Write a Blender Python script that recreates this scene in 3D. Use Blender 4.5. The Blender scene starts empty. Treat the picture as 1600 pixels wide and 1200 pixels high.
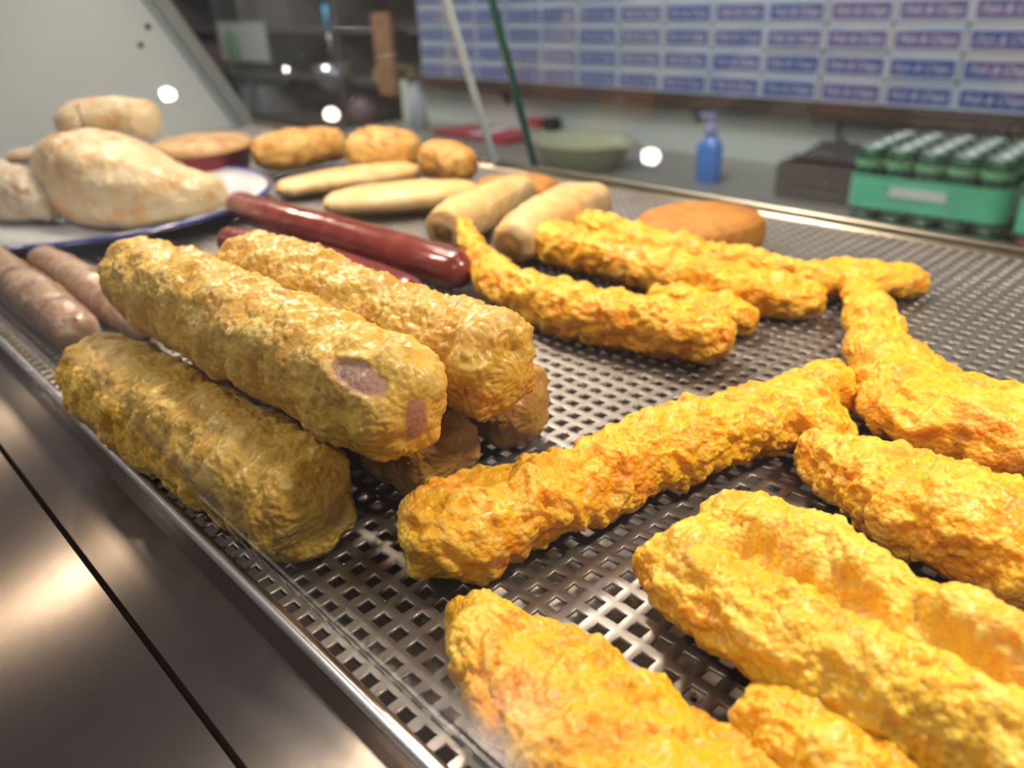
import bpy, bmesh, math, random
import numpy as np
from mathutils import Vector, Matrix

# ------------------------------------------------------------------ camera, light, exposure
SC = bpy.context.scene
COL = SC.collection
S = 0.0075                      # one hole pitch of the tray, in metres: the unit "u" used for everything on the tray
F_PX = 1223.444                 # focal length in pixels of the 1600 px wide frame
CAM_U = np.array([23.3354, -8.9969, 20.2015])
RM = np.array([[0.69389099, 0.71902691, -0.03893063],
               [-0.29919703, 0.33707006, 0.89267291],
               [-0.65497819, 0.60776976, -0.44902059]])   # rows: right, up, forward
cam_data = bpy.data.cameras.new('camera'); cam = bpy.data.objects.new('camera', cam_data); COL.objects.link(cam)
m4 = Matrix.Identity(4)
for r in range(3):
    m4[r][0] = RM[0][r]; m4[r][1] = RM[1][r]; m4[r][2] = -RM[2][r]; m4[r][3] = CAM_U[r] * S
cam.matrix_world = m4
cam_data.sensor_width = 36.0; cam_data.lens = F_PX / 1600 * 36
cam_data.clip_start = 0.005; cam_data.clip_end = 60
cam_data.dof.use_dof = True; cam_data.dof.focus_distance = 30.5 * S; cam_data.dof.aperture_fstop = 10
SC.camera = cam

world = bpy.data.worlds.new('room_light'); SC.world = world; world.use_nodes = True
world.node_tree.nodes['Background'].inputs[0].default_value = (0.92, 0.93, 1.0, 1)
world.node_tree.nodes['Background'].inputs[1].default_value = 0.15

def area(name, loc, target, power, size, color, sy=None):
    l = bpy.data.lights.new(name, 'AREA'); l.energy = power; l.color = color; l.shape = 'RECTANGLE' if sy else 'DISK'
    l.size = size
    if sy: l.size_y = sy
    o = bpy.data.objects.new(name, l); COL.objects.link(o); o.location = loc
    o.rotation_euler = (Vector(target) - Vector(loc)).to_track_quat('-Z', 'Y').to_euler()
    return o
# warming lamps under the roof of the display cabinet
for lx in (0.27, -0.30, -0.87):
    area('cabinet_lamp', (lx, 0.27, 0.44), (lx, 0.20, 0), 3.5 if lx > -.5 else 1.7, 0.07, (1.0, 0.87, 0.68))
# row of ceiling downlights over the counter, then added kitchen and shop fill lights and one shop downlight
for lx in (0.35, -0.89, -2.12, -3.40):
    area('ceiling_lamp', (lx, 0.30, 1.35), (lx * .3, 0.1, 0), 2.0, 0.08, (1.0, 0.80, 0.56))
area('kitchen_fill_light', (-1.0, 0.9, 1.4), (-1.2, 2.4, -0.3), 25, 0.6, (0.95, 0.97, 1.0), 0.6)  # unseen fill added to brighten the wall of boxes
area('kitchen_fill_light', (-4.4, 1.4, 1.5), (-4.8, 3.3, -0.4), 60, 0.6, (1.0, 0.92, 0.85), 0.6)  # added fill that lifts the dark shelving at the far left
area('shop_fill_light', (1.3, -1.2, 1.5), (0.0, 0.15, 0), 8, 0.5, (1.0, 0.95, 0.88), 0.5)  # added front fill, set where the front glass does not mirror it
area('shop_downlight', (-0.74, -0.62, 1.35), (-0.1, 0.40, 0), 9, 0.14, (1.0, 0.95, 0.88))
SC.cycles.adaptive_threshold = 0.03; SC.cycles.max_bounces = 5; SC.cycles.diffuse_bounces = 2; SC.cycles.glossy_bounces = 3; SC.cycles.light_sampling_threshold = 0.03; SC.cycles.transparent_max_bounces = 10
SC.cycles.caustics_reflective = False; SC.cycles.caustics_refractive = False
vs = SC.view_settings
vs.view_transform = 'Standard'; vs.look = 'None'; vs.gamma = 1.0; vs.use_curve_mapping = False; vs.exposure = -0.14

# ------------------------------------------------------------------ helpers
def U(px, py, z=0.0):
    d = np.array([(px - 800) / F_PX, -(py - 600) / F_PX, 1.0]) @ RM
    return CAM_U + d * ((z - CAM_U[2]) / d[2])
def G(px, py, Y):                                     # world point in metres on the plane y = Y
    d = np.array([(px - 800) / F_PX, -(py - 600) / F_PX, 1.0]) @ RM
    return (CAM_U + d * ((Y / S - CAM_U[1]) / d[1])) * S

rng = np.random.default_rng(7)
_perm = np.tile(rng.permutation(256), 3)
_grad = rng.normal(size=(256, 3)); _grad /= np.linalg.norm(_grad, axis=1)[:, None]
def pn(P):
    """gradient noise, roughly -0.7..0.7"""
    P = np.asarray(P, float); I = np.floor(P).astype(int); f = P - I; w = f * f * f * (f * (f * 6 - 15) + 10); I = I & 255
    out = 0
    for dx in (0, 1):
        for dy in (0, 1):
            for dz in (0, 1):
                h = _perm[_perm[_perm[(I[..., 0] + dx) & 255] + ((I[..., 1] + dy) & 255)] + ((I[..., 2] + dz) & 255)]
                g = _grad[h]; v = (g * (f - (dx, dy, dz))).sum(-1)
                out = out + v * (w[..., 0] if dx else 1 - w[..., 0]) * (w[..., 1] if dy else 1 - w[..., 1]) * (w[..., 2] if dz else 1 - w[..., 2])
    return out
def domes(P):
    """rounded bubbles: 1 at a cell centre, falling to 0 at the cell border"""
    I = np.floor(P).astype(int); f = P - I; best = np.full(P.shape[:-1], 9.0)
    for dx in (-1, 0, 1):
        for dy in (-1, 0, 1):
            for dz in (-1, 0, 1):
                h = _perm[_perm[_perm[(I[..., 0] + dx) & 255] + ((I[..., 1] + dy) & 255)] + ((I[..., 2] + dz) & 255)]
                c = np.array((dx, dy, dz)) + .5 + .42 * _grad[h] - f
                best = np.minimum(best, (c * c).sum(-1))
    return np.clip(1 - best / .55, 0, 1)
def sst(a, b, x):
    t = np.clip((x - a) / (b - a), 0, 1); return t * t * (3 - 2 * t)
def mixc(a, b, t):
    return a * (1 - t[..., None]) + np.asarray(b) * t[..., None]

def mesh_from(name, verts, faces, mat, smooth=True, col=None):
    me = bpy.data.meshes.new(name)
    me.from_pydata([tuple(v) for v in verts], [], faces)
    if smooth: me.polygons.foreach_set('use_smooth', [True] * len(me.polygons))
    if col is not None:
        at = me.color_attributes.new('Col', 'FLOAT_COLOR', 'POINT')
        at.data.foreach_set('color', np.c_[col, np.ones(len(col))].astype(np.float32).ravel())
    if mat: me.materials.append(mat)
    me.update(); return me
def link(name, me, parent=None, loc=(0, 0, 0), rot=(0, 0, 0)):
    o = bpy.data.objects.new(name, me); COL.objects.link(o); o.location = loc; o.rotation_euler = rot
    if parent: o.parent = parent
    return o
def tag(o, label=None, cat=None, group=None, kind=None):
    if label: o['label'] = label
    if cat: o['category'] = cat
    if group: o['group'] = group
    if kind: o['kind'] = kind
    return o
def empty(name, loc=(0, 0, 0), rot=(0, 0, 0)):
    o = bpy.data.objects.new(name, None); COL.objects.link(o); o.location = loc; o.rotation_euler = rot; return o

class MB:
    """collects shapes for one mesh"""
    def __init__(s): s.v = []; s.f = []
    def add(s, v, f):
        n = len(s.v); s.v += [tuple(p) for p in v]; s.f += [tuple(i + n for i in q) for q in f]; return s
    def box(s, a, b):
        (x0, y0, z0), (x1, y1, z1) = a, b
        return s.add([(x0, y0, z0), (x1, y0, z0), (x1, y1, z0), (x0, y1, z0), (x0, y0, z1), (x1, y0, z1), (x1, y1, z1), (x0, y1, z1)],
                     [(3, 2, 1, 0), (4, 5, 6, 7), (0, 1, 5, 4), (1, 2, 6, 5), (2, 3, 7, 6), (3, 0, 4, 7)])
    def lathe(s, prof, n=24, c=(0, 0, 0), sx=1, sy=1):
        v = []; f = []; k = len(prof)
        for i in range(n):
            a = 2 * math.pi * i / n
            for r, z in prof: v.append((c[0] + r * sx * math.cos(a), c[1] + r * sy * math.sin(a), c[2] + z))
        for i in range(n):
            j = (i + 1) % n
            for q in range(k - 1): f.append((i * k + q, j * k + q, j * k + q + 1, i * k + q + 1))
        return s.add(v, f)
    def tube(s, pts, r, n=10):
        pts = [Vector(p) for p in pts]; v = []; f = []
        for i, p in enumerate(pts):
            t = (pts[min(i + 1, len(pts) - 1)] - pts[max(i - 1, 0)]).normalized()
            a = t.cross(Vector((0, 0, 1)) if abs(t.z) < .9 else Vector((1, 0, 0))).normalized(); b = t.cross(a)
            for k in range(n):
                g = 2 * math.pi * k / n; v.append(p + (a * math.cos(g) + b * math.sin(g)) * r)
        for i in range(len(pts) - 1):
            for k in range(n):
                l = (k + 1) % n; f.append((i * n + k, i * n + l, (i + 1) * n + l, (i + 1) * n + k))
        f.append(tuple(range(n))); f.append(tuple(reversed(range((len(pts) - 1) * n, len(pts) * n))))
        return s.add(v, f)
    def strip(s, prof, x0, x1):                      # profile (y, z) extruded along x
        k = len(prof); v = [(x0, y, z) for y, z in prof] + [(x1, y, z) for y, z in prof]
        return s.add(v, [(i, i + 1, k + i + 1, k + i) for i in range(k - 1)])
    def mesh(s, name, mat, smooth=False, bevel=0, recalc=True):
        me = mesh_from(name, s.v, s.f, mat, smooth)
        if bevel or recalc:
            bm = bmesh.new(); bm.from_mesh(me)
            if recalc: bmesh.ops.recalc_face_normals(bm, faces=bm.faces)
            if bevel: bmesh.ops.bevel(bm, geom=list(bm.edges), offset=bevel, segments=2, affect='EDGES', clamp_overlap=True)
            bm.to_mesh(me); bm.free()
        return me
    def build(s, name, mat, parent=None, smooth=False, bevel=0, loc=(0, 0, 0), rot=(0, 0, 0), recalc=True):
        return link(name, s.mesh(name, mat, smooth, bevel, recalc), parent, loc, rot)

# ------------------------------------------------------------------ materials
def nodes(name):
    m = bpy.data.materials.new(name); m.use_nodes = True; nt = m.node_tree
    return m, nt, nt.nodes['Principled BSDF'], nt.nodes, nt.links
def plain(name, col, rough=.5, metal=0, spec=.5, coat=0, noise=None, bump=None, **kw):
    m, nt, b, N, L = nodes(name)
    b.inputs['Base Color'].default_value = (*col, 1); b.inputs['Roughness'].default_value = rough
    b.inputs['Metallic'].default_value = metal; b.inputs['Specular IOR Level'].default_value = spec; b.inputs['Coat Weight'].default_value = coat
    tc = N.new('ShaderNodeTexCoord')
    if noise:
        sc, amt = noise
        nz = N.new('ShaderNodeTexNoise'); nz.inputs['Scale'].default_value = sc; nz.inputs['Detail'].default_value = 5
        L.new(tc.outputs['Object'], nz.inputs['Vector'])
        mx = N.new('ShaderNodeMix'); mx.data_type = 'RGBA'
        mx.inputs[6].default_value = (*[c * (1 - amt) for c in col], 1); mx.inputs[7].default_value = (*[min(1, c * (1 + amt)) for c in col], 1)
        L.new(nz.outputs['Fac'], mx.inputs[0]); L.new(mx.outputs[2], b.inputs['Base Color'])
    if bump:
        sc, st = bump
        nb = N.new('ShaderNodeTexNoise'); nb.inputs['Scale'].default_value = sc; nb.inputs['Detail'].default_value = 4
        L.new(tc.outputs['Object'], nb.inputs['Vector'])
        bp = N.new('ShaderNodeBump'); bp.inputs['Strength'].default_value = st; bp.inputs['Distance'].default_value = .001
        L.new(nb.outputs['Fac'], bp.inputs['Height']); L.new(bp.outputs['Normal'], b.inputs['Normal'])
    return m
def food(name, rough=.42, coat=.15, bump=.6, vor=520, sss=.18, dist=.0009, coat_rough=.25, spec=.5, sscale=.004):
    m, nt, b, N, L = nodes(name)
    at = N.new('ShaderNodeVertexColor'); at.layer_name = 'Col'
    L.new(at.outputs['Color'], b.inputs['Base Color'])
    b.inputs['Roughness'].default_value = rough; b.inputs['Coat Weight'].default_value = coat; b.inputs['Coat Roughness'].default_value = coat_rough
    b.inputs['Specular IOR Level'].default_value = spec
    b.inputs['Subsurface Weight'].default_value = sss; b.inputs['Subsurface Radius'].default_value = (1.0, .45, .12); b.inputs['Subsurface Scale'].default_value = sscale
    tc = N.new('ShaderNodeTexCoord')
    v = N.new('ShaderNodeTexVoronoi'); v.feature = 'F1'; v.inputs['Scale'].default_value = vor
    nz = N.new('ShaderNodeTexNoise'); nz.inputs['Scale'].default_value = vor * .5; nz.inputs['Detail'].default_value = 2; nz.inputs['Roughness'].default_value = .5
    L.new(tc.outputs['Object'], v.inputs['Vector']); L.new(tc.outputs['Object'], nz.inputs['Vector'])
    ma = N.new('ShaderNodeMath'); ma.operation = 'SUBTRACT'; L.new(nz.outputs['Fac'], ma.inputs[0])
    mm = N.new('ShaderNodeMath'); mm.operation = 'POWER'; mm.inputs[1].default_value = 2; L.new(v.outputs['Distance'], mm.inputs[0]); L.new(mm.outputs[0], ma.inputs[1])
    bp = N.new('ShaderNodeBump'); bp.inputs['Strength'].default_value = bump; bp.inputs['Distance'].default_value = dist
    L.new(ma.outputs[0], bp.inputs['Height']); L.new(bp.outputs['Normal'], b.inputs['Normal'])
    return m
def steel(name, col, rough, aniso=0.0, brush=None, wear=.25):
    m, nt, b, N, L = nodes(name)
    b.inputs['Metallic'].default_value = 1; b.inputs['Roughness'].default_value = rough
    tc = N.new('ShaderNodeTexCoord'); mp = N.new('ShaderNodeMapping'); L.new(tc.outputs['Object'], mp.inputs['Vector'])
    mp.inputs['Scale'].default_value = (3, 1400, 1400) if brush else (40, 40, 40)
    nz = N.new('ShaderNodeTexNoise'); nz.inputs['Scale'].default_value = 1; nz.inputs['Detail'].default_value = 4; L.new(mp.outputs[0], nz.inputs['Vector'])
    nl = N.new('ShaderNodeTexNoise'); nl.inputs['Scale'].default_value = 22; nl.inputs['Detail'].default_value = 5; L.new(tc.outputs['Object'], nl.inputs['Vector'])
    mx = N.new('ShaderNodeMix'); mx.data_type = 'RGBA'; mx.inputs[6].default_value = (*[c * (1 - wear) for c in col], 1); mx.inputs[7].default_value = (*[min(1, c * (1 + wear)) for c in col], 1)
    L.new(nl.outputs['Fac'], mx.inputs[0]); L.new(mx.outputs[2], b.inputs['Base Color'])
    if aniso:
        b.inputs['Anisotropic'].default_value = aniso
        tg = N.new('ShaderNodeTangent'); tg.direction_type = 'UV_MAP'; L.new(tg.outputs[0], b.inputs['Tangent'])
    bp = N.new('ShaderNodeBump'); bp.inputs['Strength'].default_value = brush or .05; bp.inputs['Distance'].default_value = .0002
    L.new(nz.outputs['Fac'], bp.inputs['Height']); L.new(bp.outputs['Normal'], b.inputs['Normal'])
    return m
def glass(name, tint=(1, 1, 1), ior=.07, haze=.0, rough=0.0):
    m = bpy.data.materials.new(name); m.use_nodes = True; nt = m.node_tree; N = nt.nodes; L = nt.links; N.clear()
    out = N.new('ShaderNodeOutputMaterial'); tr = N.new('ShaderNodeBsdfTransparent'); tr.inputs[0].default_value = (*tint, 1)
    gl = N.new('ShaderNodeBsdfGlossy'); gl.inputs['Roughness'].default_value = rough
    ge = N.new('ShaderNodeNewGeometry'); dt = N.new('ShaderNodeVectorMath'); dt.operation = 'DOT_PRODUCT'
    L.new(ge.outputs['Normal'], dt.inputs[0]); L.new(ge.outputs['Incoming'], dt.inputs[1])
    ab = N.new('ShaderNodeMath'); ab.operation = 'ABSOLUTE'; L.new(dt.outputs['Value'], ab.inputs[0])
    sb_ = N.new('ShaderNodeMath'); sb_.operation = 'SUBTRACT'; sb_.inputs[0].default_value = 1; sb_.use_clamp = True; L.new(ab.outputs[0], sb_.inputs[1])
    pw = N.new('ShaderNodeMath'); pw.operation = 'POWER'; pw.inputs[1].default_value = 5; L.new(sb_.outputs[0], pw.inputs[0])
    fr = N.new('ShaderNodeMapRange'); fr.inputs[3].default_value = ior; fr.inputs[4].default_value = 1.0; L.new(pw.outputs[0], fr.inputs[0])
    mx = N.new('ShaderNodeMixShader'); L.new(fr.outputs[0], mx.inputs[0]); L.new(tr.outputs[0], mx.inputs[1]); L.new(gl.outputs[0], mx.inputs[2])
    last = mx
    if haze:
        df = N.new('ShaderNodeBsdfDiffuse'); df.inputs[0].default_value = (.8, .8, .8, 1)
        tl = N.new('ShaderNodeBsdfTranslucent'); tl.inputs[0].default_value = (.8, .8, .8, 1)
        ad = N.new('ShaderNodeMixShader'); ad.inputs[0].default_value = .5; L.new(df.outputs[0], ad.inputs[1]); L.new(tl.outputs[0], ad.inputs[2])
        m2 = N.new('ShaderNodeMixShader'); m2.inputs[0].default_value = haze; L.new(mx.outputs[0], m2.inputs[1]); L.new(ad.outputs[0], m2.inputs[2]); last = m2
    L.new(last.outputs[0], out.inputs[0]); return m
def emit(name, col, st):
    m = bpy.data.materials.new(name); m.use_nodes = True; N = m.node_tree.nodes; N.clear()
    e = N.new('ShaderNodeEmission'); e.inputs[0].default_value = (*col, 1); e.inputs[1].default_value = st
    o = N.new('ShaderNodeOutputMaterial'); m.node_tree.links.new(e.outputs[0], o.inputs[0]); return m

M_batter = food('fried_fish_batter', .46, .20, .85, 620, .55, .0007, .22, .4, .005)
M_sbatter = food('sausage_batter', .44, .22, .5, 600, .25, .0006, .22, .4, .004)
M_pastry = food('baked_pastry', .5, .1, .25, 500, 0, .0006)
M_meat = food('cooked_white_meat', .45, .2, .6, 260, 0, .0012)
M_skin = food('sausage_skin', .24, .5, .10, 300, 0, .0005, .08)
M_grill = food('grilled_sausage_skin', .30, .5, .35, 420, 0, .0007, .15)
M_cake = food('potato_cake_crumb', .6, .0, .55, 900, 0, .0006)
M_tray = steel('perforated_steel', (.38, .34, .305), .46, 0, .12)
M_rim = steel('rolled_steel_rim', (.80, .75, .72), .26, 0, .05)
M_backrim = steel('dull_back_rim', (.22, .19, .14), .30, 0, .05)
M_panel = steel('brushed_steel_panel', (.34, .28, .24), .22, .97, .03)
M_pan = steel('drip_pan_steel', (.50, .44, .38), .34, 0, None, .5)
M_gap = plain('dark_seam', (.035, .025, .02), .8)
M_end = plain('pale_end_panel', (.82, .88, .92), .22, .0, .6, .3, (6, .10))
M_post = plain('grey_corner_post', (.42, .45, .45), .35, .4)
M_glass = glass('clear_front_glass', (.98, .99, .985), .06, .004)
M_rear = glass('rear_glass', (.95, .985, .97), .06, .0)
M_gedge_g = plain('green_glass_edge', (.012, .11, .075), .2, 0, .6)
M_gedge_w = plain('pale_glass_edge', (.42, .52, .58), .25, 0, .6)
M_enamel = plain('white_enamel', (.78, .80, .84), .12, 0, .6, .4)
M_blue = plain('blue_enamel_rim', (.035, .04, .20), .12, 0, .6, .4)
M_redfoil = plain('red_pie_case', (.22, .012, .02), .4, .2, .5, 0, (60, .3))
M_scr = plain('glass_scratch', (.75, .77, .80), .5)
M_dirt = plain('dark_dirt', (.02, .015, .01), .8)
M_scar = plain('dark_scorch', (.10, .035, .02), .5)

# ------------------------------------------------------------------ the display cabinet and its tray
X0, X1, YB = -118.0, 30.0, 60.0
cab = empty('display_cabinet', (0, 0, -8 * S))
tag(cab, 'steel and glass heated food display cabinet holding the fried food', 'display cabinet')
OFF = Vector((0, 0, 8 * S))
def uv_x(o):                                          # a UV layer whose U runs along x: the brushing direction
    me = o.data; uv = me.uv_layers.new(name='UVMap')
    co = np.empty(len(me.vertices) * 3); me.vertices.foreach_get('co', co); co = co.reshape(-1, 3)
    vi = np.empty(len(me.loops), int); me.loops.foreach_get('vertex_index', vi)
    uv.data.foreach_set('uv', np.c_[co[vi, 1] - co[vi, 2], co[vi, 0]].ravel())
    return o
pan = MB(); zb = -3.2
pan.strip([(.4 * S, -.5 * S), (.4 * S, zb * S), (59.6 * S, zb * S), (59.6 * S, -.5 * S)], X0 * S, X1 * S)
tag(pan.build('drip_pan', M_pan, cab, loc=OFF, recalc=False), 'dull steel drip pan under the tray')
fas = MB().strip([(-.95 * S, .25 * S), (-1.0 * S, -.35 * S), (-1.15 * S, -.85 * S), (-4.1 * S, -1.22 * S), (-4.14 * S, -1.8 * S)], X0 * S, X1 * S)
uv_x(fas.build('front_fascia', M_panel, cab, loc=OFF, recalc=False))
MB().strip([(-4.12 * S, -1.75 * S), (-4.45 * S, -1.75 * S)], X0 * S, X1 * S).build('seam', M_gap, cab, loc=OFF, recalc=False)  # dark-coloured strip closing the gap between fascia and counter
ctr = MB().strip([(-4.34 * S, -1.9 * S), (-4.34 * S, -1.30 * S), (-40 * S, -1.5 * S), (-40 * S, -6 * S)], X0 * S, (X1 + 10) * S)
ctr_o = uv_x(ctr.build('steel_counter', M_panel, None, recalc=False))
tag(ctr_o, 'brushed steel counter panel along the outside of the display cabinet', 'counter')

tray = empty('perforated_tray', (0, 0, 0))
tag(tray, 'perforated stainless steel tray with square holes under the fried food', 'tray')
def perforated():
    i0, i1, j0, j1 = int(X0) + 1, int(X1), 0, 59
    a, c, t = .285, .315, -.16                        # half hole, half hole at the softened lip, thickness
    ni, nj = i1 - i0, j1 - j0 + 1
    I, J = np.meshgrid(np.arange(ni) + i0, np.arange(nj) + j0, indexing='ij'); cx = I.ravel().astype(float); cy = J.ravel().astype(float); n = len(cx)
    offs = [(-.5, -.5, 0), (.5, -.5, 0), (.5, .5, 0), (-.5, .5, 0), (-c, -c, 0), (c, -c, 0), (c, c, 0), (-c, c, 0),
            (-a, -a, -.03), (a, -a, -.03), (a, a, -.03), (-a, a, -.03), (-a, -a, t), (a, -a, t), (a, a, t), (-a, a, t)]
    V = np.stack([np.stack([cx + ox, cy + oy, np.full(n, oz)], 1) for ox, oy, oz in offs], 1).reshape(-1, 3) * S
    base = []
    for k in range(4):
        l = (k + 1) % 4
        base += [(k, l, 4 + l, 4 + k), (4 + k, 4 + l, 8 + l, 8 + k), (8 + k, 8 + l, 12 + l, 12 + k)]
    F = (np.arange(n)[:, None, None] * 16 + np.array(base)[None]).reshape(-1, 4)
    me = bpy.data.meshes.new('perforated_sheet'); me.vertices.add(len(V)); me.vertices.foreach_set('co', V.ravel())
    me.loops.add(F.size); me.loops.foreach_set('vertex_index', F.ravel()); me.polygons.add(len(F))
    me.polygons.foreach_set('loop_start', np.arange(len(F)) * 4); me.polygons.foreach_set('loop_total', np.full(len(F), 4))
    me.materials.append(M_tray); me.update(calc_edges=True); me.validate(); return me
link('perforated_sheet', perforated(), tray)
def bead(name, yc, zc, r, mat, lip):
    pr = [(yc + r * math.cos(a), zc + r * math.sin(a)) for a in np.linspace(-.9, math.pi + .9, 18)]
    if lip > 0: pr = pr + [(yc - r * .9, -.45)]
    pr = [(pr[0][0] , -.05)] + pr
    o = MB().strip([(y * S, z * S) for y, z in pr], X0 * S, X1 * S).build(name, mat, tray, True, recalc=False); return o
tag(bead('front_rim', -.62, .22, .32, M_rim, 1), 'bright rolled steel front rim')
tag(bead('back_rim', 60.2, .45, .55, M_backrim, 0), 'dull brown back rim')
MB().strip([(59.45 * S, 0), (59.7 * S, .25 * S)], X0 * S, X1 * S).build('back_flange', M_backrim, tray, True, recalc=False)
# crumbs fallen through and on the tray
cm = MB(); random.seed(3)
for k in range(420):
    if k < 260: x, y, z, r = random.uniform(-4, 24), random.uniform(1, 58), zb + .12, random.uniform(.1, .34)
    else: x, y, z, r = random.uniform(-30, 20), random.uniform(1, 58), .06, random.uniform(.04, .11)
    q = [Vector((random.gauss(0, 1), random.gauss(0, 1), random.gauss(0, .6))).normalized() * r for _ in range(6)]
    vs_ = [(r * .9, 0, 0), (-r, .1 * r, 0), (0, r * random.uniform(.5, 1.1), 0), (.1 * r, -r * .8, 0), (0, 0, r * .6), (0, 0, -r * .6)]
    vs_ = [((x + a) * S, (y + b) * S, (z + c) * S) for a, b, c in vs_]
    cm.add(vs_, [(0, 2, 4), (2, 1, 4), (1, 3, 4), (3, 0, 4), (2, 0, 5), (1, 2, 5), (3, 1, 5), (0, 3, 5)])
M_crumb = plain('batter_crumb', (.55, .38, .12), .6)
tag(cm.build('batter_crumbs', M_crumb, None), 'tiny golden batter crumbs scattered on and under the tray', 'crumbs', kind='stuff')

# front glass: starts inside the rim, bellies out over the sausages, then leans back
prof_c = np.array([(.55, .02), (.1, .8), (-.45, 2.4), (-.75, 5.0), (-.55, 8.0), (.45, 12.0), (2.15, 16.0), (3.95, 20.0), (5.97, 24.5), (8.45, 30.0), (11.8, 37.5)])
def catmull(P, n):
    P = np.asarray(P, float); Q = np.vstack([2 * P[0] - P[1], P, 2 * P[-1] - P[-2]]); out = []
    for i in range(len(P) - 1):
        a, b, c, d = Q[i:i + 4]
        t = np.linspace(0, 1, n, endpoint=(i == len(P) - 2))[:, None]
        out.append(.5 * (2 * b + (c - a) * t + (2 * a - 5 * b + 4 * c - d) * t * t + (3 * b - a - 3 * c + d) * t ** 3))
    return np.vstack(out)
gp = catmull(prof_c, 8)
fg = MB().strip([(y * S, z * S) for y, z in gp], (X0 + .5) * S, X1 * S).build('front_glass', M_glass, cab, True, loc=OFF, recalc=False)
tag(fg, 'clear curved front glass with scratches and faint reflections')
edge = MB().tube([((X0 + .5) * S, .55 * S, .05 * S), (X1 * S, .55 * S, .05 * S)], .05 * S, 6)
edge.build('glass_bottom_edge', M_post, fg)
def on_glass(px, py):                                 # where the line of sight meets the front glass
    d = np.array([(px - 800) / F_PX, -(py - 600) / F_PX, 1.0]) @ RM
    best = None
    for (y0, z0), (y1, z1) in zip(gp[:-1], gp[1:]):
        A_ = np.array([[d[1], -(y1 - y0)], [d[2], -(z1 - z0)]]); b_ = np.array([y0 - CAM_U[1], z0 - CAM_U[2]])
        try: t, s_ = np.linalg.solve(A_, b_)
        except Exception: continue
        if t > 0 and -.01 <= s_ <= 1.01 and (best is None or t < best[0]): best = (t, CAM_U + t * d, np.array([0, -(z1 - z0), (y1 - y0)]))
    return best
scr = MB(); drt = MB(); random.seed(11)
def scratch(mb, x0, y0, x1, y1, w):
    A_, B_ = on_glass(x0, y0), on_glass(x1, y1)
    if A_ is None or B_ is None: return
    n = A_[2] / np.linalg.norm(A_[2]); a, b = A_[1] + n * .02, B_[1] + n * .02
    s_ = np.cross(b - a, n); s_ = s_ / np.linalg.norm(s_) * w
    m_ = (a + b) / 2
    mb.add([(a) * S, (m_ + s_) * S, (b) * S, (m_ - s_) * S], [(0, 1, 2, 3)])
for q in [(82, 60, 142, 73), (146, 15, 158, 10), (310, 95, 299, 140), (545, 160, 556, 149), (590, 90, 624, 84), (505, 43, 590, 44), (215, 130, 232, 126), (35, 150, 120, 144),
          (420, 280, 452, 268), (365, 345, 376, 340), (270, 173, 284, 169), (1120, 190, 1126, 198), (1060, 205, 1052, 222), (1370, 365, 1374, 368), (1460, 395, 1464, 398), (1502, 203, 1505, 206),
          (1555, 208, 1562, 204), (470, 90, 474, 82), (524, 190, 530, 186), (610, 235, 618, 222), (700, 60, 712, 57), (880, 30, 892, 26), (960, 170, 978, 150), (1130, 160, 1170, 135)]:
    scratch(scr, *q, .012)
tag(scr.build('scratches', M_scr, fg, recalc=False), 'thin pale scratches on the glass', kind='stuff')
for q in [(257, 680, 262, 668), (266, 670, 268, 664), (274, 668, 276, 662), (400, 745, 398, 735), (392, 770, 390, 760), (411, 760, 409, 754), (363, 790, 362, 782), (388, 803, 386, 796), (407, 828, 405, 820), (372, 772, 371, 766), (336, 756, 334, 748)]:
    scratch(drt, *q, .022)
tag(drt.build('dirt_specks', M_dirt, fg, recalc=False), 'small dark dirt specks on the glass', kind='stuff')

# end panel with its leaning corner post and two screws
def YZ(y, z, x=X0): return (x * S, y * S, z * S)
ep = MB(); T = .6
poly = [(.3, 0), (57.6, 0), (57.6 - .545 * 38, 38), (11.9, 38), (4.0, 20), (.45, 12), (-.5, 6)]
n_ = len(poly)
ep.add([YZ(y, z, X0) for y, z in poly] + [YZ(y, z, X0 - T) for y, z in poly], [tuple(range(n_)), tuple(range(2 * n_ - 1, n_ - 1, -1))] + [(i, (i + 1) % n_, n_ + (i + 1) % n_, n_ + i) for i in range(n_)])
end = tag(ep.build('end_panel', M_end, cab, loc=OFF), 'pale glossy end panel')
for (y, z) in ((45.2, 17.2), (43.4, 14.6)):
    MB().lathe([(0, .25 * S), (.35 * S, .22 * S), (.5 * S, 0)], 12).build('screw', M_dirt, end, True, loc=YZ(y, z, X0 + .03), rot=(0, math.pi / 2, 0))
def slab(name, mat, parent, y0, ytop, zt, wx, x, ty):  # leaning bar, bottom at y0
    mb = MB(); v = []
    for (y, z) in ((y0, 0), (ytop, zt)):
        v += [YZ(y, z, x - wx), YZ(y, z, x + wx), YZ(y + ty, z, x + wx), YZ(y + ty, z, x - wx)]
    mb.add(v, [(3, 2, 1, 0), (4, 5, 6, 7), (0, 1, 5, 4), (1, 2, 6, 5), (2, 3, 7, 6), (3, 0, 4, 7)])
    return mb.build(name, mat, parent, loc=OFF)
slab('corner_post', M_post, cab, 57.8, 57.8 - .545 * 38, 38, 1.2, X0, 2.8)
tag(slab('glass_edge', M_gedge_w, cab, 56.7, 56.7 - .545 * 38, 38, .5, X0 + .6, .7), 'pale glass edge')
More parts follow.
